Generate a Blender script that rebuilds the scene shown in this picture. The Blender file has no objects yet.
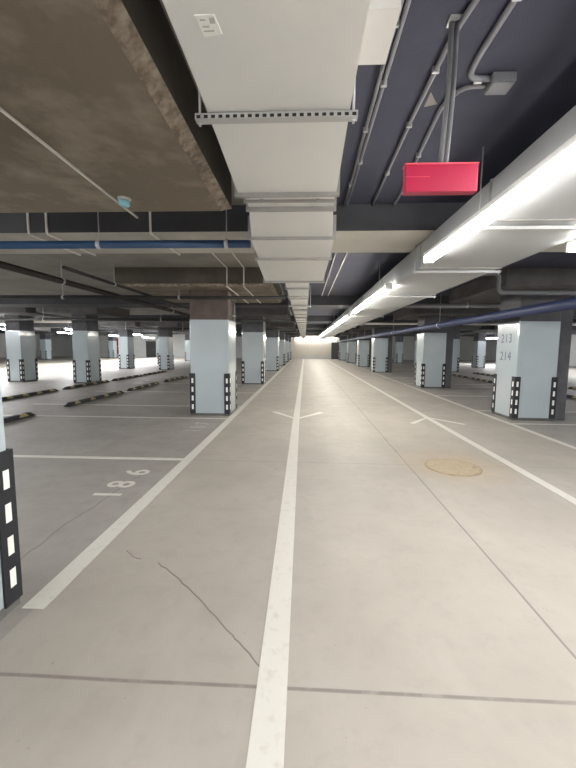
import bpy, bmesh, math, random
from mathutils import Vector, Matrix
random.seed(7)
S = bpy.context.scene
COL = S.collection

# ------------------------------------------------------------------ camera, world, exposure
H = 1.5
cam_d = bpy.data.cameras.new('camera'); cam = bpy.data.objects.new('camera', cam_d); COL.objects.link(cam)
cam_d.sensor_fit = 'VERTICAL'; cam_d.sensor_height = 24.0
cam_d.lens = 366.0 / 768.0 * 24.0
cam_d.clip_start = 0.02; cam_d.clip_end = 300
cam.matrix_world = (Matrix.Translation((0, 0, H)) @ Matrix.Rotation(0.045374, 4, 'Z')
                    @ Matrix.Rotation(math.pi / 2 - 0.101115, 4, 'X') @ Matrix.Rotation(0.008, 4, 'Z'))
S.camera = cam
w = bpy.data.worlds.new('world'); S.world = w; w.use_nodes = True
w.node_tree.nodes['Background'].inputs[0].default_value = (0.8, 0.85, 1, 1)
w.node_tree.nodes['Background'].inputs[1].default_value = 0.02
S.view_settings.view_transform = 'Standard'; S.view_settings.look = 'None'
S.view_settings.gamma = 1; S.view_settings.use_curve_mapping = False
S.view_settings.exposure = 1.36
LAMP = 17.0          # radiance of the tubes over this lane
LAMP_SIDE = 120.0     # tubes over the neighbouring lanes and of the added lamps behind the viewer

# ------------------------------------------------------------------ materials
def mat(name, color, rough=0.7, metal=0.0, spec=0.5, noise=None, bump=0.0, bscale=40.0):
    """noise = (scale, other colour, low, high): two-colour mottling in object space"""
    m = bpy.data.materials.new(name); m.use_nodes = True
    nt = m.node_tree; b = nt.nodes['Principled BSDF']
    b.inputs['Base Color'].default_value = (*color, 1); b.inputs['Roughness'].default_value = rough
    b.inputs['Metallic'].default_value = metal; b.inputs['Specular IOR Level'].default_value = spec
    g = nt.nodes.new('ShaderNodeNewGeometry')
    if noise:
        sc, c2, lo, hi = noise
        n = nt.nodes.new('ShaderNodeTexNoise'); n.inputs['Scale'].default_value = sc
        n.inputs['Detail'].default_value = 6; n.inputs['Roughness'].default_value = 0.6
        nt.links.new(g.outputs['Position'], n.inputs['Vector'])
        r = nt.nodes.new('ShaderNodeMapRange'); r.inputs['From Min'].default_value = lo; r.inputs['From Max'].default_value = hi
        nt.links.new(n.outputs['Fac'], r.inputs['Value'])
        x = nt.nodes.new('ShaderNodeMix'); x.data_type = 'RGBA'
        x.inputs['A'].default_value = (*color, 1); x.inputs['B'].default_value = (*c2, 1)
        nt.links.new(r.outputs['Result'], x.inputs['Factor']); nt.links.new(x.outputs['Result'], b.inputs['Base Color'])
    if bump:
        n = nt.nodes.new('ShaderNodeTexNoise'); n.inputs['Scale'].default_value = bscale; n.inputs['Detail'].default_value = 4
        nt.links.new(g.outputs['Position'], n.inputs['Vector'])
        k = nt.nodes.new('ShaderNodeBump'); k.inputs['Strength'].default_value = bump; k.inputs['Distance'].default_value = 0.01
        nt.links.new(n.outputs['Fac'], k.inputs['Height']); nt.links.new(k.outputs['Normal'], b.inputs['Normal'])
    return m

def emit(name, color, strength):
    m = mat(name, (0.8, 0.8, 0.8), 0.5); b = m.node_tree.nodes['Principled BSDF']
    b.inputs['Emission Color'].default_value = (*color, 1); b.inputs['Emission Strength'].default_value = strength
    return m

M = {}
M['slab'] = mat('painted_slab', (0.036, 0.038, 0.062), 0.8, noise=(2.2, (0.050, 0.052, 0.080), .35, .7), bump=.15)
M['slab_bay'] = mat('bare_slab', (0.22, 0.205, 0.185), 0.9, noise=(1.3, (0.31, 0.29, 0.26), .35, .7), bump=.2)
M['beam_side'] = mat('beam_paint', (0.042, 0.042, 0.048), 0.85, noise=(2.0, (0.058, 0.058, 0.064), .35, .7), bump=.15)
M['beam_under'] = mat('beam_pale_concrete', (0.50, 0.48, 0.43), 0.85, noise=(1.6, (0.40, 0.385, 0.35), .4, .7), bump=.15)
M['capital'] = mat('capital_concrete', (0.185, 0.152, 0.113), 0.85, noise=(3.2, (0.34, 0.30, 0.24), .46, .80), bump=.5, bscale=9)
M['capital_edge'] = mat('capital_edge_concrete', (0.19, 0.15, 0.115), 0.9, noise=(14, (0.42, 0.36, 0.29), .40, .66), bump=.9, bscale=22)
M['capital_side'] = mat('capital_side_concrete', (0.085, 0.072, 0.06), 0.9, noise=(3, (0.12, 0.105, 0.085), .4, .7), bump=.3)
M['dark_capital'] = mat('dark_capital_concrete', (0.085, 0.08, 0.08), 0.85, noise=(2.6, (0.12, 0.115, 0.115), .4, .72), bump=.4, bscale=9)
M['dark_shaft'] = mat('dark_grey_shaft', (0.075, 0.075, 0.085), 0.7, noise=(4, (0.10, 0.10, 0.11), .4, .7), bump=.2)
M['shaft'] = mat('shaft_concrete', (0.085, 0.062, 0.054), 0.8, noise=(4, (0.12, 0.092, 0.08), .4, .7), bump=.2)
M['plinth'] = mat('plinth_concrete', (0.09, 0.088, 0.08), 0.85, noise=(5, (0.13, 0.125, 0.115), .4, .7))
M['panel'] = mat('pale_blue_paint', (0.42, 0.475, 0.50), 0.2, noise=(1.5, (0.39, 0.445, 0.475), .4, .7))
_b = M['panel'].node_tree.nodes['Principled BSDF']; _b.inputs['Coat Weight'].default_value = .7; _b.inputs['Coat Roughness'].default_value = .06
M['rubber'] = mat('black_rubber', (0.011, 0.012, 0.016), 0.6, bump=.1)
M['reflect'] = mat('white_reflector', (0.80, 0.80, 0.76), 0.35)
M['yellow'] = mat('yellow_reflector', (0.42, 0.33, 0.12), 0.5, noise=(18, (0.22, 0.195, 0.13), .4, .65))
M['duct'] = mat('galvanised_duct', (0.73, 0.725, 0.705), 0.5, metal=0.1, noise=(1.1, (0.68, 0.68, 0.67), .4, .7))
M['wide_duct'] = mat('pale_grey_duct', (0.44, 0.45, 0.455), 0.45, metal=0.1, noise=(1.1, (0.40, 0.41, 0.42), .4, .7))
M['plate'] = mat('pale_plate', (0.74, 0.73, 0.70), 0.5)
M['flange'] = mat('duct_flange', (0.36, 0.355, 0.345), 0.45, metal=0.2, noise=(8, (0.30, 0.295, 0.285), .4, .7))
M['steel'] = mat('zinc_steel', (0.50, 0.50, 0.50), 0.4, metal=0.5)
M['hole'] = mat('dark_slot', (0.02, 0.02, 0.02), 0.9)
M['conduit'] = mat('grey_conduit', (0.18, 0.18, 0.195), 0.5)
M['pale_conduit'] = mat('white_conduit', (0.72, 0.70, 0.66), 0.5)
M['blue'] = mat('blue_pipe_paint', (0.022, 0.066, 0.16), 0.45)
M['navy'] = mat('navy_pipe_paint', (0.030, 0.040, 0.095), 0.45)
M['brown'] = mat('dark_brown_pipe', (0.022, 0.015, 0.012), 0.5)
M['black'] = mat('black_pipe', (0.012, 0.012, 0.012), 0.5)
M['red'] = mat('red_sign_plastic', (0.42, 0.007, 0.052), 0.4)
M['red_edge'] = mat('red_sign_trim', (0.72, 0.10, 0.14), 0.35)
M['red_cab'] = mat('red_cabinet_paint', (0.42, 0.012, 0.015), 0.4)
M['white_plastic'] = mat('white_plastic', (0.75, 0.75, 0.72), 0.4)
M['teal'] = mat('pale_blue_plastic', (0.25, 0.52, 0.62), 0.4)
M['paper'] = mat('sticker_paper', (0.83, 0.83, 0.80), 0.6)
M['ink'] = mat('sticker_ink', (0.45, 0.45, 0.44), 0.6)
M['lettering'] = mat('grey_stencil_paint', (0.08, 0.10, 0.13), 0.5)
M['far_wall'] = mat('beige_plaster', (0.56, 0.52, 0.45), 0.85, noise=(.8, (0.50, 0.46, 0.40), .4, .7))
M['grey_wall'] = mat('grey_plaster', (0.52, 0.52, 0.50), 0.85, noise=(.8, (0.46, 0.46, 0.45), .4, .7))
M['dark_door'] = mat('dark_door_paint', (0.04, 0.038, 0.038), 0.5)
M['rust'] = mat('rusty_iron', (0.40, 0.315, 0.205), 0.8, noise=(22, (0.46, 0.385, 0.28), .35, .65), bump=.4, bscale=60)
M['rust_rim'] = mat('rusty_rim', (0.24, 0.175, 0.11), 0.8, noise=(25, (0.40, 0.32, 0.22), .4, .6))
M['crack'] = mat('crack_dirt', (0.24, 0.22, 0.20), 0.95)
M['tube'] = emit('lit_tube', (1.0, 0.97, 0.92), LAMP)
M['tube_far'] = emit('lit_tube_warm', (1.0, 0.955, 0.86), LAMP * 1.75)
M['tube_side'] = emit('lit_tube_cool', (0.95, 0.98, 1.0), LAMP_SIDE)

def floor_material():
    m = bpy.data.materials.new('sealed_concrete_floor'); m.use_nodes = True
    nt = m.node_tree; L = nt.links; b = nt.nodes['Principled BSDF']
    def N(t, **k):
        n = nt.nodes.new(t)
        for a, v in k.items(): setattr(n, a, v)
        return n
    def math_(op, a, v=None, v2=None):
        n = N('ShaderNodeMath', operation=op)
        for i, x in enumerate((a, v, v2)):
            if x is None: continue
            if isinstance(x, (int, float)): n.inputs[i].default_value = x
            else: L.new(x, n.inputs[i])
        return n.outputs[0]
    def noise(scale, detail=5, rough=.6, stretch=None):
        n = N('ShaderNodeTexNoise'); n.inputs['Scale'].default_value = scale
        n.inputs['Detail'].default_value = detail; n.inputs['Roughness'].default_value = rough
        v = g.outputs['Position']
        if stretch:
            mp = N('ShaderNodeMapping'); mp.inputs['Scale'].default_value = stretch; L.new(v, mp.inputs['Vector']); v = mp.outputs[0]
        L.new(v, n.inputs['Vector']); return n.outputs['Fac']
    def ramp(v, lo, hi, a=0., c=1.):
        r = N('ShaderNodeMapRange'); r.inputs[1].default_value = lo; r.inputs[2].default_value = hi
        r.inputs[3].default_value = a; r.inputs[4].default_value = c; L.new(v, r.inputs[0]); return r.outputs[0]
    def mix(f, a, c):
        x = N('ShaderNodeMix', data_type='RGBA')
        if isinstance(f, (int, float)): x.inputs['Factor'].default_value = f
        else: L.new(f, x.inputs['Factor'])
        for s, v in (('A', a), ('B', c)):
            if isinstance(v, tuple): x.inputs[s].default_value = (*v, 1)
            else: L.new(v, x.inputs[s])
        return x.outputs['Result']
    g = N('ShaderNodeNewGeometry'); sep = N('ShaderNodeSeparateXYZ'); L.new(g.outputs['Position'], sep.inputs[0])
    X, Y = sep.outputs[0], sep.outputs[1]
    lane = mix(ramp(noise(1.1), .36, .68), (0.385, 0.353, 0.312), (0.44, 0.408, 0.362))
    lane = mix(ramp(noise(7, 6, .7), .50, .72, 0, .45), lane, (0.34, 0.305, 0.275))
    lane = mix(ramp(noise(1.6, 5, .6, (1, .28, 1)), .56, .74, 0, .4), lane, (0.53, 0.49, 0.44))
    bay = mix(ramp(noise(1.0), .38, .66), (0.315, 0.290, 0.268), (0.365, 0.338, 0.312))
    bay = mix(ramp(noise(6, 6, .7), .50, .75, 0, .4), bay, (0.235, 0.215, 0.20))
    isbay = math_('MAXIMUM', math_('MULTIPLY', math_('LESS_THAN', X, -1.53), math_('GREATER_THAN', X, -12.6)),
                  math_('MULTIPLY', math_('GREATER_THAN', X, 4.12), math_('LESS_THAN', X, 14.4)))
    c = mix(isbay, lane, bay)
    # sawn joints: along the lane at x = 1.34, across it every 3.19 m from y = 1.47
    wob = math_('MULTIPLY', math_('SUBTRACT', noise(1.5, 2), .5), .012)
    j1 = math_('ABSOLUTE', math_('ADD', math_('SUBTRACT', X, 1.34), wob))
    yy = math_('SUBTRACT', math_('ADD', Y, wob), 1.47)
    per = math_('ABSOLUTE', math_('SUBTRACT', math_('PINGPONG', yy, 1.595), 0.0))
    jn = noise(9, 3)
    f1 = ramp(j1, 0.004, 0.010, .75, 0)
    f2 = math_('MULTIPLY', ramp(per, 0.006, 0.012, .75, 0), ramp(jn, .3, .5, .5, 1))
    near = ramp(Y, 2.5, 4.0, 1.0, .45)
    f = math_('MAXIMUM', f1, math_('MULTIPLY', f2, near))
    c = mix(f, c, (0.17, 0.155, 0.14))
    # small dark specks and rust bloom round the manhole
    sp = ramp(noise(38, 2), .735, .77, 0, .6)
    c = mix(sp, c, (0.17, 0.15, 0.13))
    dx = math_('SUBTRACT', X, 1.93); dy = math_('SUBTRACT', Y, 4.72)
    dd = math_('SQRT', math_('ADD', math_('MULTIPLY', dx, dx), math_('MULTIPLY', dy, dy)))
    bl = math_('MULTIPLY', ramp(dd, .3, .85, .65, 0), ramp(noise(3.3), .35, .65, .35, 1))
    c = mix(bl, c, (0.47, 0.36, 0.22))
    L.new(c, b.inputs['Base Color'])
    L.new(ramp(noise(3), .3, .7, .50, .66), b.inputs['Roughness'])
    b.inputs['Specular IOR Level'].default_value = 0.35
    bp = N('ShaderNodeBump'); bp.inputs['Strength'].default_value = .06; bp.inputs['Distance'].default_value = .004
    L.new(noise(60, 4), bp.inputs['Height']); L.new(bp.outputs[0], b.inputs['Normal'])
    return m
M['floor'] = floor_material()

def paint_material():
    m = mat('worn_white_paint', (0.66, 0.64, 0.59), 0.6, noise=(16, (0.56, 0.53, 0.48), .54, .74))
    return m
M['paint'] = paint_material()
M['paint_worn'] = mat('scuffed_white_paint', (0.50, 0.47, 0.43), 0.65, noise=(9, (0.36, 0.335, 0.31), .45, .62))

# ------------------------------------------------------------------ mesh helpers
def box(bm, x0, x1, y0, y1, z0, z1, mi=0, bevel=0.0):
    vs = [bm.verts.new((x, y, z)) for z in (z0, z1) for y in (y0, y1) for x in (x0, x1)]
    fs = []
    for q in ((0, 2, 3, 1), (4, 5, 7, 6), (0, 1, 5, 4), (2, 6, 7, 3), (0, 4, 6, 2), (1, 3, 7, 5)):
        f = bm.faces.new([vs[i] for i in q]); f.material_index = mi; fs.append(f)
    if bevel:
        es = list({e for f in fs for e in f.edges})
        r = bmesh.ops.bevel(bm, geom=es, offset=bevel, segments=2, affect='EDGES', profile=.6)
        for f in r['faces']: f.material_index = mi
    return fs

def tube(bm, pts, r, seg=10, mi=0):
    pts = [Vector(p) for p in pts]; rings = []; n = None
    for i, p in enumerate(pts):
        t = ((pts[min(i + 1, len(pts) - 1)] - p).normalized() + (p - pts[max(i - 1, 0)]).normalized())
        t = t.normalized() if t.length > 1e-6 else Vector((0, 0, 1))
        if n is None: n = t.orthogonal().normalized()
        else: n = (n - t * n.dot(t)).normalized()
        bi = t.cross(n)
        k = 1.0
        if 0 < i < len(pts) - 1:
            c = (pts[i + 1] - p).normalized().dot(t); k = 1 / max(c, .5)
        rings.append([bm.verts.new(p + (n * math.cos(a) + bi * math.sin(a)) * r * (k if False else 1))
                      for a in (2 * math.pi * j / seg for j in range(seg))])
    for a, c in zip(rings, rings[1:]):
        for j in range(seg):
            f = bm.faces.new((a[j], a[(j + 1) % seg], c[(j + 1) % seg], c[j])); f.material_index = mi; f.smooth = True
    for ring in (rings[0][::-1], rings[-1]):
        f = bm.faces.new(ring); f.material_index = mi

def arc(pts, rad=.06, n=5):
    """round the inner corners of a polyline"""
    P = [Vector(p) for p in pts]; out = [P[0]]
    for a, b, c in zip(P, P[1:], P[2:]):
        r = min(rad, (a - b).length * .45, (c - b).length * .45)
        p, q = b + (a - b).normalized() * r, b + (c - b).normalized() * r
        for i in range(n + 1):
            t = i / n; out.append(p * (1 - t) ** 2 + b * 2 * t * (1 - t) + q * t * t)
    out.append(P[-1]); return out

def lathe(bm, prof, seg=24, mi=0, center=(0, 0, 0)):
    rings = []
    for r, z in prof:
        rings.append([bm.verts.new((center[0] + r * math.cos(2 * math.pi * j / seg), center[1] + r * math.sin(2 * math.pi * j / seg), center[2] + z)) for j in range(seg)])
    for a, c in zip(rings, rings[1:]):
        for j in range(seg):
            f = bm.faces.new((a[j], a[(j + 1) % seg], c[(j + 1) % seg], c[j])); f.material_index = mi; f.smooth = True
    bm.faces.new(rings[0][::-1]).material_index = mi; bm.faces.new(rings[-1]).material_index = mi

def loft(bm, secs, mi=0, caps=True):
    """rectangular cross sections (y, x0, x1, z0, z1) joined along y"""
    R = []
    for y, x0, x1, z0, z1 in secs:
        R.append([bm.verts.new(p) for p in ((x0, y, z0), (x1, y, z0), (x1, y, z1), (x0, y, z1))])
    for a, c in zip(R, R[1:]):
        for j in range(4):
            bm.faces.new((a[j], a[(j + 1) % 4], c[(j + 1) % 4], c[j])).material_index = mi
    if caps:
        bm.faces.new(R[0][::-1]).material_index = mi; bm.faces.new(R[-1]).material_index = mi

def obj(name, bm, mats, parent=None, loc=None):
    bmesh.ops.recalc_face_normals(bm, faces=bm.faces)
    me = bpy.data.meshes.new(name); bm.to_mesh(me); bm.free()
    for m in (mats if isinstance(mats, (list, tuple)) else [mats]): me.materials.append(M[m])
    o = bpy.data.objects.new(name, me); COL.objects.link(o)
    if parent: o.parent = parent
    if loc: o.location = loc
    return o

def tag(o, label=None, cat=None, group=None, kind=None):
    if label: o['label'] = label
    if cat: o['category'] = cat
    if group: o['group'] = group
    if kind: o['kind'] = kind
    return o

def thing(name, label, cat, loc=(0, 0, 0), group=None):
    o = bpy.data.objects.new(name, None); COL.objects.link(o); o.location = loc; o.empty_display_size = .2
    return tag(o, label, cat, group)

def dup(root, loc, label, group=None):
    r = root.copy(); COL.objects.link(r); r.location = loc; r['label'] = label
    if group: r['group'] = group
    for ch in list(root.children):
        c = ch.copy(); COL.objects.link(c); c.parent = r
        for g in list(ch.children):
            d = g.copy(); COL.objects.link(d); d.parent = c
    return r

def struct(name, bm, mats, label=None):
    o = obj(name, bm, mats); o['kind'] = 'structure'
    return o

def nb(): return bmesh.new()

ORD = ['first', 'second', 'third', 'fourth', 'fifth', 'sixth', 'seventh', 'eighth', 'ninth', 'tenth', 'eleventh', 'twelfth']

# ------------------------------------------------------------------ setting
XL, XR, YB, YF, ZC = -34.0, 24.0, -7.0, 47.0, 3.03
bm = nb(); box(bm, XL, XR, YB, YF, -0.2, 0.0); struct('floor', bm, 'floor')
bm = nb(); box(bm, -0.62, XR, YB, YF, ZC, ZC + .2, 0); box(bm, XL, -0.62, YB, YF, ZC, ZC + .2, 1); struct('ceiling', bm, ['slab', 'slab_bay'])
bm = nb(); box(bm, -2.6, 5.6, YF, YF + .2, 0, ZC, 0); box(bm, XL, -2.6, YF, YF + .2, 0, ZC, 1); box(bm, 5.6, XR, YF, YF + .2, 0, ZC, 1); struct('wall_far', bm, ['far_wall', 'grey_wall'])
bm = nb(); box(bm, XL, XR, YB - .2, YB, 0, ZC); struct('wall_rear', bm, 'grey_wall')
bm = nb(); box(bm, XL - .2, XL, YB, YF, 0, ZC); struct('wall_left', bm, 'grey_wall')
bm = nb(); box(bm, XR, XR + .2, YB, YF, 0, ZC); struct('wall_right', bm, 'grey_wall')
bm = nb(); box(bm, -0.7, 4.5, YF - .03, YF, 0, .42); struct('baseboard_far', bm, 'grey_wall')

bm = nb()
v = [(.736, 2.398), (.81, 2.51), (.738, 2.536)]
lo = [bm.verts.new((x, y, ZC - .003)) for x, y in v]; hi = [bm.verts.new((x, y, ZC)) for x, y in v]
bm.faces.new(lo); bm.faces.new(hi)
for i in range(3): bm.faces.new((lo[i], lo[(i + 1) % 3], hi[(i + 1) % 3], hi[i]))
struct('ceiling_surface', bm, 'slab_bay')
# cross beams under the slab: dark painted sides, pale bare underside
for k, y0 in enumerate([-2.9, 4.12, 11.14, 18.16, 25.18, 32.2, 39.22]):
    bm = nb(); fs = box(bm, XL, XR, y0, y0 + .92, 2.75, ZC, 0)
    fs[0].material_index = 1 if k < 2 else 0
    struct('ceiling_beam', bm, ['beam_side', 'beam_under'])

# doors in the far wall
for n, (x, wd, h) in enumerate([(-20.0, 1.3, 2.1), (3.9, 1.1, 2.1), (-14.6, 1.0, 2.1)]):
    bm = nb(); box(bm, x - wd / 2, x + wd / 2, YF - .06, YF, 0, h, 0)
    box(bm, x - wd / 2 - .07, x - wd / 2, YF - .08, YF, 0, h + .07, 1); box(bm, x + wd / 2, x + wd / 2 + .07, YF - .08, YF, 0, h + .07, 1)
    box(bm, x - wd / 2, x + wd / 2, YF - .08, YF, h, h + .07, 1)
    d = struct('door_%d' % (n + 1), bm, ['dark_door', 'steel'])
    bm = nb(); tube(bm, [(x + wd * .36, YF - .06, 1.0), (x + wd * .36, YF - .11, 1.0), (x + wd * .26, YF - .11, 1.0)], .012); obj('door_handle', bm, 'steel', d)

# ------------------------------------------------------------------ floor markings
def strip(pts, wd, name='floor_marking', m='paint', z=.003):
    bm = nb()
    P = [Vector((x, y, 0)) for x, y in pts]; L, R = [], []
    for i, p in enumerate(P):
        t = (P[min(i + 1, len(P) - 1)] - P[max(i - 1, 0)]).normalized(); n = Vector((-t.y, t.x, 0))
        L.append(p + n * wd / 2); R.append(p - n * wd / 2)
    lo = [[bm.verts.new((q.x, q.y, zz)) for q in L + R[::-1]] for zz in (0.0005, z)]
    k = len(P); n2 = 2 * k
    for i in range(k - 1):
        bm.faces.new((lo[1][i], lo[1][i + 1], lo[1][n2 - 2 - i], lo[1][n2 - 1 - i]))
    for i in range(n2): bm.faces.new((lo[0][i], lo[0][(i + 1) % n2], lo[1][(i + 1) % n2], lo[1][i]))
    return struct(name, bm, m)
strip([(-1.535, 1.88), (-1.535, 46)], .13)
strip([(-0.115, -5), (-0.125, 1.16), (-0.165, 7.4), (-0.17, 46)], .135)
strip([(2.71, -5), (2.69, 3.65), (2.66, 8), (2.63, 18), (2.63, 46)], .11)
strip([(4.13, 1.9), (4.13, 46)], .10)
strip([(-0.70, 8.36), (-0.16, 7.56), (0.40, 8.36)], .13)
strip([(2.15, 7.28), (2.66, 7.95), (3.18, 7.28)], .10)
for y in (4.65, 7.43, 8.95, 11.7, 14.4, 15.5, 18.6, 21.9, 25.9, 32.9):
    strip([(-6.9, y - .02), (-1.6, y + .02)], .09)
    strip([(4.18, y), (9.3, y)], .09)

def text_mesh(s, size, bold=0.0):
    cu = bpy.data.curves.new('lettering', 'FONT'); cu.body = s; cu.size = size; cu.extrude = .0012
    cu.align_x = 'LEFT'; cu.space_character = 1.12; cu.offset = bold
    o = bpy.data.objects.new('lettering', cu); COL.objects.link(o)
    dg = bpy.context.evaluated_depsgraph_get(); dg.update()
    me = bpy.data.meshes.new_from_object(o.evaluated_get(dg)); bpy.data.objects.remove(o); bpy.data.curves.remove(cu)
    return me

def text_obj(name, s, size, matrix, m, parent=None, sx=1.0, bold=0.0):
    me = text_mesh(s, size, bold); me.transform(matrix @ Matrix.Diagonal((sx, 1, 1, 1))); me.materials.clear(); me.materials.append(M[m])
    o = bpy.data.objects.new(name, me); COL.objects.link(o)
    if parent: o.parent = parent
    return o

# numbers painted on the floor, read from the lane: text runs along +Y, its up is -X
rotnum = Matrix(((0, -1, 0, 0), (1, 0, 0, 0), (0, 0, 1, 0), (0, 0, 0, 1)))
def digits(n, xs, ys, worn):
    for ch, y in zip(n, ys):
        o = text_obj('floor_marking', ch, .40, Matrix.Translation((xs, y, .0018)) @ rotnum, 'paint_worn' if worn else 'paint', None, 1.0, .006)
        o['kind'] = 'structure'
digits('186', -1.84, (3.38, 3.66, 4.04), False)
digits('187', -1.84, (6.22, 6.52, 6.84), True)

# cracks in the screed
def wig(pts, n=6, a=.012):
    out = []
    for (x0, y0), (x1, y1) in zip(pts, pts[1:]):
        for i in range(n):
            t = i / n; out.append((x0 + (x1 - x0) * t + random.uniform(-a, a), y0 + (y1 - y0) * t + random.uniform(-a, a)))
    return out + [pts[-1]]
strip(wig([(-1.29, 2.5), (-1.2, 2.42), (-1.14, 2.40)], 3, .006), .005, 'floor_surface', 'crack', .0022)
strip(wig([(-1.0, 2.36), (-0.80, 2.2), (-0.56, 1.97), (-0.36, 1.75), (-0.25, 1.64), (-0.11, 1.48)], 5, .006), .006, 'floor_surface', 'crack', .0022)
strip(wig([(-1.97, 2.15), (-1.98, 2.5), (-1.99, 2.84), (-1.95, 3.2), (-1.93, 3.6), (-1.9, 4.1)], 5, .012), .006, 'floor_surface', 'crack', .0022)

# ------------------------------------------------------------------ pillars
CAPZ = 2.67
CAPS = []
def top_at(x, y):
    if any(a <= x <= b and c <= y <= d for a, b, c, d in CAPS): return CAPZ
    if (y + 2.9) % 7.02 < .92: return 2.75
    return ZC - .004
def guard(sx, sy, hx, hy):
    """L-shaped rubber corner guard with white reflectors on both legs, at corner (sx*hx, sy*hy)"""
    bm = nb(); lg, th = .105, .014
    x, y = sx * hx, sy * hy
    def bx(xa, xb, ya, yb, za, zb, mi): box(bm, min(xa, xb), max(xa, xb), min(ya, yb), max(ya, yb), za, zb, mi)
    bx(x - sx * lg, x + sx * th, y, y + sy * th, .045, .92, 0)
    bx(x, x + sx * th, y - sy * lg, y, .045, .92, 0)
    for k in range(4):
        z = .14 + k * .19
        bx(x - sx * .066, x - sx * .026, y + sy * th, y + sy * (th + .002), z, z + .105, 1)
        bx(x + sx * th, x + sx * (th + .002), y - sy * .066, y - sy * .026, z, z + .105, 1)
    return bm

def chamfer_prism(bm, hx, hy, z0, z1, c, mi=0):
    pts = [(hx - c, -hy), (hx, -hy + c), (hx, hy - c), (hx - c, hy), (-hx + c, hy), (-hx, hy - c), (-hx, -hy + c), (-hx + c, -hy)]
    lo = [bm.verts.new((x, y, z0)) for x, y in pts]; hi = [bm.verts.new((x, y, z1)) for x, y in pts]
    bm.faces.new(lo[::-1]).material_index = mi; bm.faces.new(hi).material_index = mi
    for i in range(8): bm.faces.new((lo[i], lo[(i + 1) % 8], hi[(i + 1) % 8], hi[i])).material_index = mi

def pillar(hx, hy, loc, label, cap, dark=True, pier=False):
    t = thing('pillar', label, 'pillar', loc, 'concrete pillars of the car park'); t['kind'] = 'thing'
    bm = nb(); chamfer_prism(bm, hx - .01, hy - .01, 0, CAPZ, .012); obj('shaft', bm, 'dark_shaft' if dark else 'shaft', t)
    bm = nb(); chamfer_prism(bm, hx, hy, .055, 2.06, .018); o = obj('painted_panel', bm, 'panel', t); o['label'] = 'pale blue-grey paint'
    bm = nb(); box(bm, -hx - .004, hx + .004, -hy - .004, hy + .004, 0, .055); obj('plinth', bm, 'plinth', t)
    for sx in (-1, 1):
        for sy in (-1, 1):
            o = obj('corner_guard', guard(sx, sy, hx, hy), ['rubber', 'reflect'], t); o['label'] = 'black rubber guard with white reflectors'
    if pier:
        bm = nb(); box(bm, hx + .016, hx + .27, -hy + .07, hy, 0, CAPZ - .002, 0, .006); obj('side_pier', bm, 'dark_shaft', t)['label'] = 'narrow unpainted dark concrete pier'
    if cap:
        x0, x1, y0, y1 = cap
        bm = nb()
        c = .075
        lo = [(x0 + c, y0 + c), (x1 - c, y0 + c), (x1 - c, y1 - c), (x0 + c, y1 - c)]
        hi = [(x0, y0), (x1, y0), (x1, y1), (x0, y1)]
        A = [bm.verts.new((x, y, CAPZ)) for x, y in lo]; B = [bm.verts.new((x, y, CAPZ + .045)) for x, y in hi]
        C_ = [bm.verts.new((x, y, ZC - .004)) for x, y in hi]
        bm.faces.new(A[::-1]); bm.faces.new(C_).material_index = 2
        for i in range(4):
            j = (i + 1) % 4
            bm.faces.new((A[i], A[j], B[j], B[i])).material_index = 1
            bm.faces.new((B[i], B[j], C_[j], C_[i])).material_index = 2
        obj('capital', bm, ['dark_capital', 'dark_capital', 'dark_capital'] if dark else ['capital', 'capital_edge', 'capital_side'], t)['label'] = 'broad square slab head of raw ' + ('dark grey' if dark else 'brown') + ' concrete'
    return t

LY = [1.50, 8.18, 14.86, 22.9, 29.7, 36.6, 43.4]
p0 = None
capL = (-1.74, 1.40, -.96, 1.86)
lab = lambda i, s: ('nearest ' if i == 0 else ORD[i] + ' ') + s
for i, y in enumerate(LY):
    l = lab(i, 'pillar, counted along the row beside floor number 186')
    if i == 0:
        l = 'nearest pillar, cut by the photo edge, where the white lane line by number 186 begins'
        p0 = pillar(.42, .42, (-2.065, y, 0), l, capL, False)
    elif i == 1: dup(p0, (-2.04, y, 0), l)
    elif i == 2: p2 = pillar(.43, .44, (-2.06, y, 0), l, (-1.74, 1.40, -1.1, 1.9))
    else: dup(p2, (-2.06, y, 0), l)
RY = [8.22, 14.28, 22.7, 29.1, 36.2, 43.0]
capR = (-.98, 2.2, -.9, 1.9)
PR = []
for i, y in enumerate(RY):
    if i == 0: q0 = pillar(.42, .42, (4.80, y, 0), 'pale blue-grey pillar with bay numbers 213 and 214 on its lane side', capR, True, True); PR.append(q0)
    elif i == 1:
        q1 = pillar(.42, .42, (4.80, y, 0), 'second pillar of the row behind the one numbered 213 and 214', capR, True, True); PR.append(q1)
    else: PR.append(dup(q1, (4.55 if i < 5 else 4.4, y, 0), ORD[i] + ' pillar of the row behind the one numbered 213 and 214'))
# stencilled bay numbers on the lane side of the numbered pillar (its -X face)
face = Matrix(((0, 0, -1, -.4225), (-1, 0, 0, 0), (0, 1, 0, 0), (0, 0, 0, 1)))
for s, z in (('213', 1.63), ('214', 1.25)):
    text_obj('bay_number', s, .27, Matrix.Translation((0, .23, z)) @ face, 'lettering', q0, 1.0)['label'] = 'grey stencilled number ' + s
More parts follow.
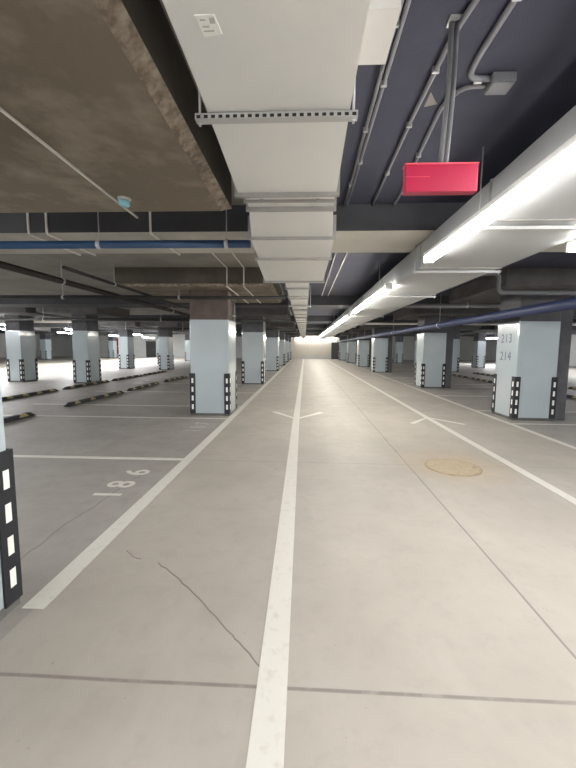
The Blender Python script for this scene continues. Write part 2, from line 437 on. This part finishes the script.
# slimmer pillars between the bays and along the neighbouring lanes
slim = None
def slim_at(x, y, label):
    global slim
    if slim is None: slim = pillar(.31, .42, (x, y, 0), label, (-1.1, 1.2, -1.2, 1.3))
    else: dup(slim, (x, y, 0), label)
for i, y in enumerate([14.4, 22.9, 29.7, 36.6, 43.4]):
    slim_at(-8.78, y, lab(i, 'slim pillar standing behind the wheel stops of the bays beyond 186'))
for i, y in enumerate([14.6, 23.5, 29.7, 36.6, 43.4]):
    slim_at(-11.65, y, lab(i, 'slim pillar beside the brightly lit neighbouring lane, near side'))
for i, y in enumerate([22.9, 29.7, 36.6, 43.4]):
    slim_at(-23.2, y, lab(i, 'slim pillar on the far side of the brightly lit neighbouring lane'))
for i, y in enumerate([36.6, 43.4]):
    slim_at(-26.6, y, lab(i, 'slim pillar deep behind the far side of the lit neighbouring lane'))
for i, y in enumerate([15.6, 23.75, 30.4, 36.9]):
    slim_at(9.3, y, lab(i, 'slim pillar among the wheel stops behind the row numbered 213'))
for i, y in enumerate([15.6, 23.75, 29.4, 36.4]):
    slim_at(13.6, y, lab(i, 'slim pillar by the far lit lane beyond the bays of 213'))
for i, y in enumerate([22.9, 30.0]):
    slim_at(20.3, y, lab(i, 'slim pillar across the far lit lane beyond the bays of 213'))

for o in list(COL.objects):
    if o.name.startswith('capital'):
        q = o.parent.location; b = [o.data.vertices[i].co for i in range(4, 8)]
        CAPS.append((q.x + min(v.x for v in b), q.x + max(v.x for v in b), q.y + min(v.y for v in b), q.y + max(v.y for v in b)))
# thin steel conduit running up the lane side of the second pillar
t = thing('conduit', 'bare grey steel conduit on the top of second pillar by number 187', 'conduit', (-1.585, 8.2, 2.06))
bm = nb(); tube(bm, [(0, 0, 0), (0, 0, .61)], .026); obj('conduit_tube', bm, 'conduit', t)
bm = nb(); box(bm, -.03, .034, -.04, .04, .1, .125); box(bm, -.03, .034, -.04, .04, .44, .465); obj('clip', bm, 'steel', t)

# ------------------------------------------------------------------ wheel stops
def wheel_stop(L, loc, label, group):
    t = thing('wheel_stop', label, 'wheel stop', loc, group)
    w2, tp, h = .08, .045, .088
    bm = nb(); n = 24
    secs = []
    for i in range(n + 1):
        y = -L / 2 + L * i / n
        e = min(1.0, min(i, n - i) / 1.0)
        hh = h * (.35 + .65 * e)
        secs.append([bm.verts.new((x, y, z)) for x, z in ((-w2, 0), (w2, 0), (w2, .02), (tp, hh), (-tp, hh), (-w2, .02))])
    for a, c in zip(secs, secs[1:]):
        for j in range(6): bm.faces.new((a[j], a[(j + 1) % 6], c[(j + 1) % 6], c[j]))
    bm.faces.new(secs[0][::-1]); bm.faces.new(secs[-1])
    obj('rubber_body', bm, 'rubber', t)
    k = max(3, round(L / .62))
    for i in range(k):
        y = -L / 2 + L * (i + .5) / k
        bm = nb()
        for s in (-1, 1):      # a plate on each slope, meeting over the top
            o_ = .003
            q = [(s * (w2 - .008 + o_), .03), (s * (tp + o_), h + o_ - .004)]
            v = [bm.verts.new((q[0][0], y - .13, q[0][1])), bm.verts.new((q[0][0], y + .13, q[0][1])),
                 bm.verts.new((q[1][0], y + .07, q[1][1])), bm.verts.new((q[1][0], y - .07, q[1][1]))]
            bm.faces.new(v)
        box(bm, -tp, tp, y - .07, y + .07, h - .001, h + .002)
        obj('reflector', bm, 'yellow', t)['label'] = 'dull yellow reflective patch'
    return t
GA = 'wheel stops at the head of the bays numbered 186'
ws = None
for i, (y0, y1) in enumerate([(4.95, 7.45), (8.6, 11.3), (11.75, 14.15), (14.95, 17.5), (18.3, 20.8), (21.4, 23.9)]):
    l = ['black wheel stop with bright yellow patches behind the nearest pillar',
         'black and yellow wheel stop just behind the double bay line'][i] if i < 2 else ORD[i] + ' wheel stop of the row nearer the numbered bays 186'
    wheel_stop(y1 - y0, (-5.8, (y0 + y1) / 2, 0), l, GA)
for i, (y0, y1) in enumerate([(5.3, 8.3), (8.75, 11.55), (11.95, 14.7), (15.1, 17.8), (18.1, 21.0)]):
    wheel_stop(y1 - y0, (-8.12, (y0 + y1) / 2, 0), lab(i, 'wheel stop of the row running past the slim pillars beyond bay 186'), 'wheel stops of the bays backing onto 186')
for i, (y0, y1) in enumerate([(10.4, 12.8), (14.2, 16.0), (16.4, 18.6), (18.9, 21.0)]):
    wheel_stop(y1 - y0, (8.2, (y0 + y1) / 2, 0), lab(i, 'wheel stop of the row nearer the pillar numbered 213'), 'wheel stops behind the pillar numbered 213')
for i, (y0, y1) in enumerate([(12.0, 14.4), (17.2, 19.6), (20.0, 22.4)]):
    wheel_stop(y1 - y0, (10.15, (y0 + y1) / 2, 0), lab(i, 'wheel stop of the row farther from the pillar numbered 213'), 'wheel stops of the bays backing onto 213')

# ------------------------------------------------------------------ main air duct
t = thing('air_duct', 'long pale galvanised air duct running overhead along the lane with a white sticker', 'duct', (0, 0, 2.55))
def dz(secs): return [(y, x0, x1, z0 - 2.55, z1 - 2.55) for y, x0, x1, z0, z1 in secs]
def section(secs): bm = nb(); loft(bm, dz(secs)); return obj('duct_section', bm, 'duct', t)
section([(-4.0, -.44, .18, 2.55, 2.97), (1.65, -.45, .185, 2.55, 2.97), (2.63, -.475, .20, 2.55, 2.97)])
section([(2.63, -.44, .195, 2.555, 2.97), (2.90, -.44, .20, 2.555, 2.97)])
section([(2.90, -.44, .20, 2.55, 2.97), (3.64, -.53, .25, 2.55, 2.735)])
section([(3.64, -.545, .265, 2.55, 2.735), (4.48, -.57, .28, 2.55, 2.735)])
section([(4.48, -.60, .28, 2.55, 2.735), (6.0, -.655, .27, 2.55, 2.735)])
section([(6.0, -.34, .05, 2.552, 2.735), (14, -.37, .04, 2.552, 2.735), (45.5, -.40, .02, 2.552, 2.735)])
def flange(y, x0, x1, z1, wd=.035, e=.022):
    bm = nb(); box(bm, x0 - e, x1 + e, y - wd / 2, y + wd / 2, -e, z1 - 2.55 + e * .5); 
    for x in (x0 + .12, x1 - .12): box(bm, x - .012, x + .012, y - wd / 2 - .012, y - wd / 2, -e - .006, -e + .016)
    obj('flange', bm, 'flange', t)
flange(2.63, -.475, .20, 2.97); flange(2.76, -.445, .20, 2.97, .02, .012); flange(2.90, -.44, .20, 2.97); flange(3.64, -.54, .26, 2.735)
flange(4.48, -.59, .28, 2.735); flange(6.0, -.655, .27, 2.735, .05, .028)
y = 6.7; k = 0
while y < 44:
    flange(y, -.345 - .002 * (y - 6), .048 - .001 * (y - 6), 2.735, .05); y += (1.05, .35, 1.25)[k % 3]; k += 1
bm = nb(); box(bm, .19, .30, 1.33, 1.57, .055, .20); obj('side_outlet', bm, 'plate', t)
bm = nb()
v = [(-.365, 1.262), (-.302, 1.262), (-.292, 1.335), (-.355, 1.345)]
lo = [bm.verts.new((x, yy, -.003)) for x, yy in v]; hi = [bm.verts.new((x, yy, .001)) for x, yy in v]
bm.faces.new(lo); bm.faces.new(hi)
for i in range(4): bm.faces.new((lo[i], lo[(i + 1) % 4], hi[(i + 1) % 4], hi[i]))
box(bm, -.322, -.304, 1.272, 1.292, -.0042, -.003, 1); box(bm, -.350, -.328, 1.300, 1.306, -.0042, -.003, 1); box(bm, -.350, -.315, 1.318, 1.323, -.0042, -.003, 1); box(bm, -.352, -.334, 1.276, 1.281, -.0042, -.003, 1)
obj('sticker', bm, ['paper', 'ink'], t)['label'] = 'small white paper sticker'

def hanger(name, label, x0, x1, y, z, group, slots=True):
    t = thing(name, label, 'bracket', (0, y, z), group)
    bm = nb(); box(bm, x0, x1, -.02, .02, -.026, .0, 0)
    if slots:
        n = int((x1 - x0) / .032)
        for i in range(n):
            x = x0 + (x1 - x0) * (i + .5) / n
            box(bm, x - .009, x + .009, -.0215, -.02, -.022, -.009, 1)
    obj('rail', bm, ['steel', 'hole'], t)
    for x in (x0 + .018, x1 - .018):
        bm = nb(); tube(bm, [(x, 0, -.045), (x, 0, top_at(x, y) - z)], .006, 8); lathe(bm, [(.009, -.036), (.009, -.028)], 6, 0, (x, 0, 0)); obj('threaded_rod', bm, 'steel', t)
    return t
G = 'perforated rails under the main duct'
hanger('duct_hanger', 'perforated steel rail across the main duct underside near its sticker', -.51, .222, 1.765, 2.546, G)
hanger('duct_hanger', 'steel rail holding the narrow far run of the main duct', -.43, .14, 9.3, 2.52, G, False)

# ------------------------------------------------------------------ wide white duct beside the lamps
t = thing('ventilation_duct', 'wide flat white duct beside the row of lit lamps', 'duct', (0, 0, 2.45))
for (a, b_) in zip([-4, -1.0, 1.45, 2.9, 4.55, 6.75, 9, 12, 16, 20, 25, 30, 36], [-1.0, 1.45, 2.9, 4.55, 6.75, 9, 12, 16, 20, 25, 30, 36, 43]):
    bm = nb(); box(bm, 1.36, 2.30, a + .004, b_ - .004, 0, .285); obj('duct_section', bm, 'wide_duct', t)
for y in [-1.0, 1.45, 2.9, 4.55, 6.75, 9, 12, 16, 20, 25, 30, 36]:
    bm = nb(); box(bm, 1.352, 2.308, y - .014, y + .014, -.008, .29); obj('flange', bm, 'flange', t)
G = 'steel rails under the wide white duct'
for i, y in enumerate([3.02, 4.68, 6.9, 11.3, 15.4, 17.4, 22.6, 28.4, 34.6, 41.5]):
    hanger('duct_support', lab(i, 'thin steel support rail crossing the white duct underside'), 1.318, 2.36, y, 2.441, G, False)

# ------------------------------------------------------------------ linear lamps
def lamp(L, loc, label, group, m='tube', rods=True):
    t = thing('linear_lamp', label, 'lamp', loc, group)
    bm = nb(); box(bm, -.046, .046, 0, L, .03, .075, 0, .006); obj('housing', bm, 'white_plastic', t)
    bm = nb()
    prof = [(-.05, .03), (-.05, .004), (-.034, -.02), (.034, -.02), (.05, .004), (.05, .03)]
    a = [bm.verts.new((x, .015, z)) for x, z in prof]; b_ = [bm.verts.new((x, L - .015, z)) for x, z in prof]
    for i in range(6): bm.faces.new((a[i], a[(i + 1) % 6], b_[(i + 1) % 6], b_[i]))
    bm.faces.new(a[::-1]); bm.faces.new(b_)
    obj('diffuser', bm, m, t)['label'] = 'glowing white diffuser'
    for y in (0.0, L):
        bm = nb(); box(bm, -.053, .053, y - .012, y + .012, -.024, .078, 0, .004); obj('end_cap', bm, 'white_plastic', t)
    if rods == 'duct':
        for y in (L * .1, L * .5, L * .9):
            bm = nb(); box(bm, .03, 1.3585 - loc[0], y - .02, y + .02, .068, .09); obj('bracket', bm, 'steel', t)
    elif rods:
        for y in (L * .12, L * .88):
            bm = nb(); tube(bm, [(0, y, .07), (0, y, top_at(loc[0], loc[1] + y) - loc[2])], .006, 8); obj('suspension_rod', bm, 'steel', t)
    return t
G = 'lit linear lamps along the lane'
for i, (a, b_) in enumerate([(-0.6, 3.95), (5.75, 9.6), (10.9, 15.3), (16.2, 20.6), (21.6, 24.9), (25.8, 31.3), (32.4, 38.3), (39.9, 45)]):
    lamp(b_ - a, (1.262, a, 2.40), lab(i, 'lit white linear lamp in the row along the wide white duct'), G, 'tube' if i == 0 else 'tube_far', 'duct')
lamp(4.6, (1.27, -6.2, 2.40), 'lit lamp behind the viewer over the lane', G, 'tube', 'duct')
lamp(3.0, (2.42, .55, 2.40), 'short lit lamp on the far edge of the wide white duct', 'lit lamps beyond the white duct')
def lane_lamps(x, ys, L, s, g):
    first = None
    for i, y in enumerate(ys):
        l = lab(i, s)
        if first is None: first = lamp(L, (x, y, 2.42), l, g, 'tube_side')
        else: dup(first, (x, y, 2.42), l)
lane_lamps(-18.2, [6.0, 13.0, 19.4, 26.3, 33.4, 40.4], 3.2, 'lamp over the bright neighbouring lane beyond the wheel stops', 'lamps over the bright neighbouring lane')
lane_lamps(-14.2, [7.2, 14.2, 21.2, 28.4, 35.4], 3.0, 'lamp on the near side of the bright neighbouring lane', 'lamps on the near side of the bright lane')
lane_lamps(17.0, [7.4, 13.0, 19.4, 26.3, 33.4], 3.2, 'lamp over the lane beyond the pillar numbered 213', 'lamps over the lane beyond 213')
for x, y in ((-7.6, -6.3), (-7.6, -1.8), (7.0, -6.3), (7.0, -1.8), (-12, -1.8), (12.5, -1.8)):  # unseen fill lamps, added behind the camera to brighten the bays
    lamp(3.0, (x, y, 2.42), 'unseen lamp added behind the viewer to brighten the bays', 'added fill lamps behind the viewer', 'tube_side')
# cross lamp at the end wall
t = lamp(5.2, (0, 0, 2.62), 'long lit lamp across the top of the beige end wall', None); t.location = (4.0, 46.6, 2.62); t.rotation_euler.z = math.pi / 2

# ------------------------------------------------------------------ pipes and conduits
def pipe(name, label, cat, pts, r, m, group=None, hang=(), hr=.008, round_=.0, clips=(), cm='steel'):
    base = Vector(pts[0]); t = thing(name, label, cat, base, group)
    loc = [Vector(p) - base for p in pts]
    if round_: loc = arc(loc, round_)
    bm = nb(); tube(bm, loc, r, 14 if r > .03 else 8); obj('pipe_run' if r > .03 else 'conduit_tube', bm, m, t)
    for p in hang:
        q = Vector(p) - base
        bm = nb(); tube(bm, [q + Vector((0, 0, r * .8)), q + Vector((0, 0, top_at(p[0], p[1]) - p[2]))], hr, 8)
        d = (Vector(pts[-1]) - base).normalized()
        tube(bm, [q - d * .02, q + d * .02], r + .007, 14)
        obj('hanger', bm, cm, t)
    for p in clips:
        q = Vector(p) - base
        bm = nb(); box(bm, q.x - r - .006, q.x + r + .006, q.y - .008, q.y + .008, q.z - r - .003, q.z + r + .012, 0, .003); obj('clip', bm, 'steel', t)
    return t

pipe('sprinkler_pipe', 'blue pipe crossing under the nearest concrete beam up to the main duct', 'pipe', [(-9.5, 4.05, 2.60), (-.60, 4.05, 2.60)], .042, 'blue',
     hang=[(-2.27, 4.05, 2.60), (-.86, 4.05, 2.60), (-4.8, 4.05, 2.60), (-7.0, 4.05, 2.6)], hr=.006)
pipe('supply_pipe', 'thick navy pipe running lengthwise past the pillar numbered 213', 'pipe', [(3.88, -2.0, 2.16), (3.88, 44, 2.16)], .085, 'navy',
     hang=[(3.88, y, 2.16) for y in (4.9, 10.9, 16.5, 24.3, 30.8)])
pipe('drain_pipe', 'dark brown pipe running lengthwise under the slab over the left bays', 'pipe', [(-4.22, 4.16, 2.6), (-4.22, 44, 2.6)], .05, 'brown',
     hang=[(-4.22, y, 2.6) for y in (4.9, 6.3, 11.6, 16.2, 20.5)])
pipe('water_pipe', 'thinner black pipe running beside the brown pipe over the left bays', 'pipe', [(-3.45, 5.2, 2.6), (-3.45, 44, 2.6)], .026, 'black',
     hang=[(-3.45, y, 2.6) for y in (6.6, 11.9, 17)])
pipe('cross_pipe', 'black pipe crossing in front of the top of the second pillar', 'pipe', [(-14, 7.62, 2.5), (-.42, 7.62, 2.5)], .033, 'black',
     hang=[(-2.62, 7.62, 2.5), (-5.1, 7.62, 2.5), (-9, 7.62, 2.5)])
pipe('branch_pipe', 'black pipe crossing over the wheel stops farther back over left bays', 'pipe', [(-13, 12.9, 2.42), (-.5, 12.9, 2.42)], .05, 'black', hang=[(-5.1, 12.9, 2.42), (-9.4, 12.9, 2.42)])
pipe('cable_run', 'dark cable bundle crossing high above the slim pillars', 'pipe', [(-13, 20.6, 2.47), (-.5, 20.6, 2.47)], .06, 'black', hang=[(-6.9, 20.6, 2.47), (-10.2, 20.6, 2.47)])
# right bays: cross pipes with a valve
pipe('fire_main', 'grey pipe crossing above the second pillar behind the one numbered 213', 'pipe', [(2.45, 9.4, 2.55), (18, 9.4, 2.55)], .05, 'conduit', hang=[(4.0, 9.4, 2.55), (7.4, 9.4, 2.55), (11, 9.4, 2.55)])
pipe('heating_pipe', 'grey pipe beyond the white duct with a dropped branch near the navy pipe', 'pipe', [(2.75, 7.0, 2.86), (3.52, 7.0, 2.86), (3.52, 7.0, 2.52), (9.5, 7.0, 2.52)], .036, 'conduit', round_=.1, hang=[(5.6, 7.0, 2.52), (8.3, 7.0, 2.52)])
pipe('pressure_pipe', 'pale grey pipe farther back crossing above the slim pillars beyond 213', 'pipe', [(2.46, 16.6, 2.56), (16.6, 16.6, 2.56)], .045, 'pale_conduit', hang=[(6.5, 16.6, 2.56), (12, 16.6, 2.56)])

# conduits on the dark slab
zc = ZC - .016
def ycl(x, ys): return [(x, y, zc) for y in ys]
G = 'grey conduits clipped to the dark slab'
pipe('ceiling_conduit', 'straight grey conduit on the dark slab closest to the main duct', 'conduit', [(.40, -2, zc), (.405, 4.12, zc)], .012, 'conduit', G, clips=ycl(.404, [1.0, 1.9, 2.75, 3.6]))
pipe('ceiling_conduit', 'grey conduit on the slab right beside the one closest to the duct', 'conduit', [(.435, -2, zc), (.435, 2.3, zc), (.432, 4.12, zc)], .012, 'conduit', G, clips=ycl(.435, [1.45, 2.3, 3.2]))
pipe('ceiling_conduit', 'grey conduit passing behind the twin tubes that meet the red sign', 'conduit', [(.84, .6, zc), (.80, 1.4, zc), (.70, 1.95, zc), (.69, 2.6, zc), (.70, 4.12, zc)], .014, 'conduit', G, clips=[(.695, 2.2, zc), (.69, 2.7, zc), (.698, 3.4, zc)], round_=.12)
pipe('ceiling_conduit', 'grey conduit bending from the upper edge into the junction box', 'conduit', [(.93, .4, zc), (.90, 1.6, zc), (.885, 2.12, zc), (.90, 2.27, zc), (1.03, 2.28, zc)], .016, 'conduit', G, round_=.09, clips=[(.895, 1.78, zc), (.96, 2.285, zc)])
pipe('ceiling_conduit', 'grey conduit leaving the junction box and running down to the beam', 'conduit', [(1.03, 2.33, zc), (.90, 2.34, zc), (.84, 2.5, zc), (.87, 3.0, zc), (.925, 3.85, zc), (.93, 4.12, zc)], .014, 'conduit', G, round_=.1, clips=[(.876, 3.1, zc)])
G = 'thin conduits on the slab beyond the beam'
for i, x in enumerate((.48, .66)):
    pipe('slab_conduit', ['thin pale conduit beyond the beam, the one nearer the main duct', 'thin pale conduit beyond the beam, the one nearer the lamps'][i], 'conduit',
         [(x, 5.06, zc), (x, 11.1, zc)], .011, 'pale_conduit', G, clips=[(x, 6.1, zc), (x, 8.0, zc)])
# conduits that follow the beam and the slab heads over the left bays
G = 'white conduits bent around the beam over the left bays'
zb = 2.75 - .014
for i, x in enumerate((-3.11, -2.90, -1.72)):
    pipe('beam_conduit', ['white conduit bent under the beam, the outermost of three', 'white conduit bent under the beam, middle one of three', 'white conduit bent under the beam, alone near the blue pipe hanger'][i], 'conduit',
         [(x, 3.4, zc), (x, 4.115, zc), (x, 4.115, zb), (x, 5.06, zb)], .013, 'pale_conduit', G, round_=.03)
G = 'white conduits bent down the second slab head'
for i, x in enumerate((-1.53, -1.20)):
    pipe('wall_conduit', ['white conduit bent down the slab head over second pillar, nearer the pillar', 'white conduit bent down the slab head over second pillar, nearer the duct'][i], 'conduit',
         [(x, 5.07, zc), (x, 7.205, zc), (x, 7.205, CAPZ - .014), (x, 9.9, CAPZ - .014)], .013, 'pale_conduit', G, round_=.03)
pipe('surface_conduit', 'thin white conduit along the underside of the nearest brown slab head', 'conduit', [(-1.50, .35, CAPZ - .011), (-1.54, 3.40, CAPZ - .011)], .010, 'pale_conduit')

# smoke detector on the nearest slab head
t = thing('smoke_detector', 'round white and pale blue smoke detector under the brown slab head', 'detector', (-1.455, 2.99, CAPZ))
bm = nb(); lathe(bm, [(.052, 0), (.052, -.012), (.046, -.02)], 24); obj('base', bm, 'white_plastic', t)
bm = nb(); lathe(bm, [(.040, -.018), (.043, -.026), (.043, -.05), (.034, -.062), (.012, -.066)], 24); obj('sensor_head', bm, 'teal', t)['label'] = 'pale blue sensor head'

# junction box
t = thing('junction_box', 'small grey junction box on the dark slab where two conduits meet', 'junction box', (1.09, 2.30, ZC))
bm = nb(); box(bm, -.065, .065, -.055, .055, -.05, 0, 0, .006); obj('box_body', bm, 'conduit', t)
bm = nb(); box(bm, -.060, .060, -.050, .050, -.058, -.048, 0, .003); obj('cover', bm, 'conduit', t)

# red sign hung from two tubes
t = thing('exit_sign', 'red rectangular sign hanging from twin grey tubes over the lane', 'sign', (.592, 1.75, 2.19))
bm = nb(); box(bm, -.158, .158, -.022, .022, 0, .117, 0, .004); obj('sign_box', bm, 'red', t)
bm = nb(); box(bm, -.160, .160, -.024, .024, .115, .121, 0); box(bm, -.158, -.05, -.0232, -.0222, .062, .064, 0); obj('trim_edge', bm, 'red_edge', t)
for x0, x1 in ((.0, .075), (.022, .10)):
    bm = nb(); tube(bm, arc([(x0, .0, .115), (x0 + .03, .03, .45), (x1, .16, ZC - 2.19 - .012)], .2), .011, 10); obj('suspension_tube', bm, 'conduit', t)
bm = nb(); box(bm, .06, .12, .13, .19, ZC - 2.19 - .012, ZC - 2.19); obj('ceiling_plate', bm, 'steel', t)

# manhole cover
t = thing('manhole_cover', 'round rusty manhole cover in the lane floor', 'manhole cover', (1.89, 4.60, 0))
bm = nb(); lathe(bm, [(.335, 0), (.335, .004), (.325, .006)], 48); obj('rim', bm, 'rust_rim', t)
bm = nb(); lathe(bm, [(.318, .0062), (.318, .008), (.30, .0095)], 48)
for i in range(-4, 5):
    for j in range(-4, 5):
        x, y = i * .058, j * .058
        if x * x + y * y < .07: box(bm, x - .018, x + .018, y - .018, y + .018, .0085, .0115)
obj('lid', bm, 'rust', t)
bm = nb(); box(bm, .235, .285, -.05, .0, .0096, .013); obj('lifting_eye', bm, 'rust_rim', t)

# red cabinet on the far wall of the lit lane
t = thing('fire_cabinet', 'red cabinet at the end of the brightly lit neighbouring lane', 'cabinet', (-24.6, YF - .004, .42))
bm = nb(); box(bm, -.58, .58, -.3, 0, 0, 2.0, 0, .01); obj('cabinet_body', bm, 'red_cab', t)
bm = nb(); box(bm, -.5, .5, -.32, -.3, .08, 1.92, 0, .006); d = obj('door', bm, 'red_cab', t)
bm = nb(); box(bm, .34, .38, -.35, -.32, .9, 1.1); obj('handle', bm, 'steel', d)
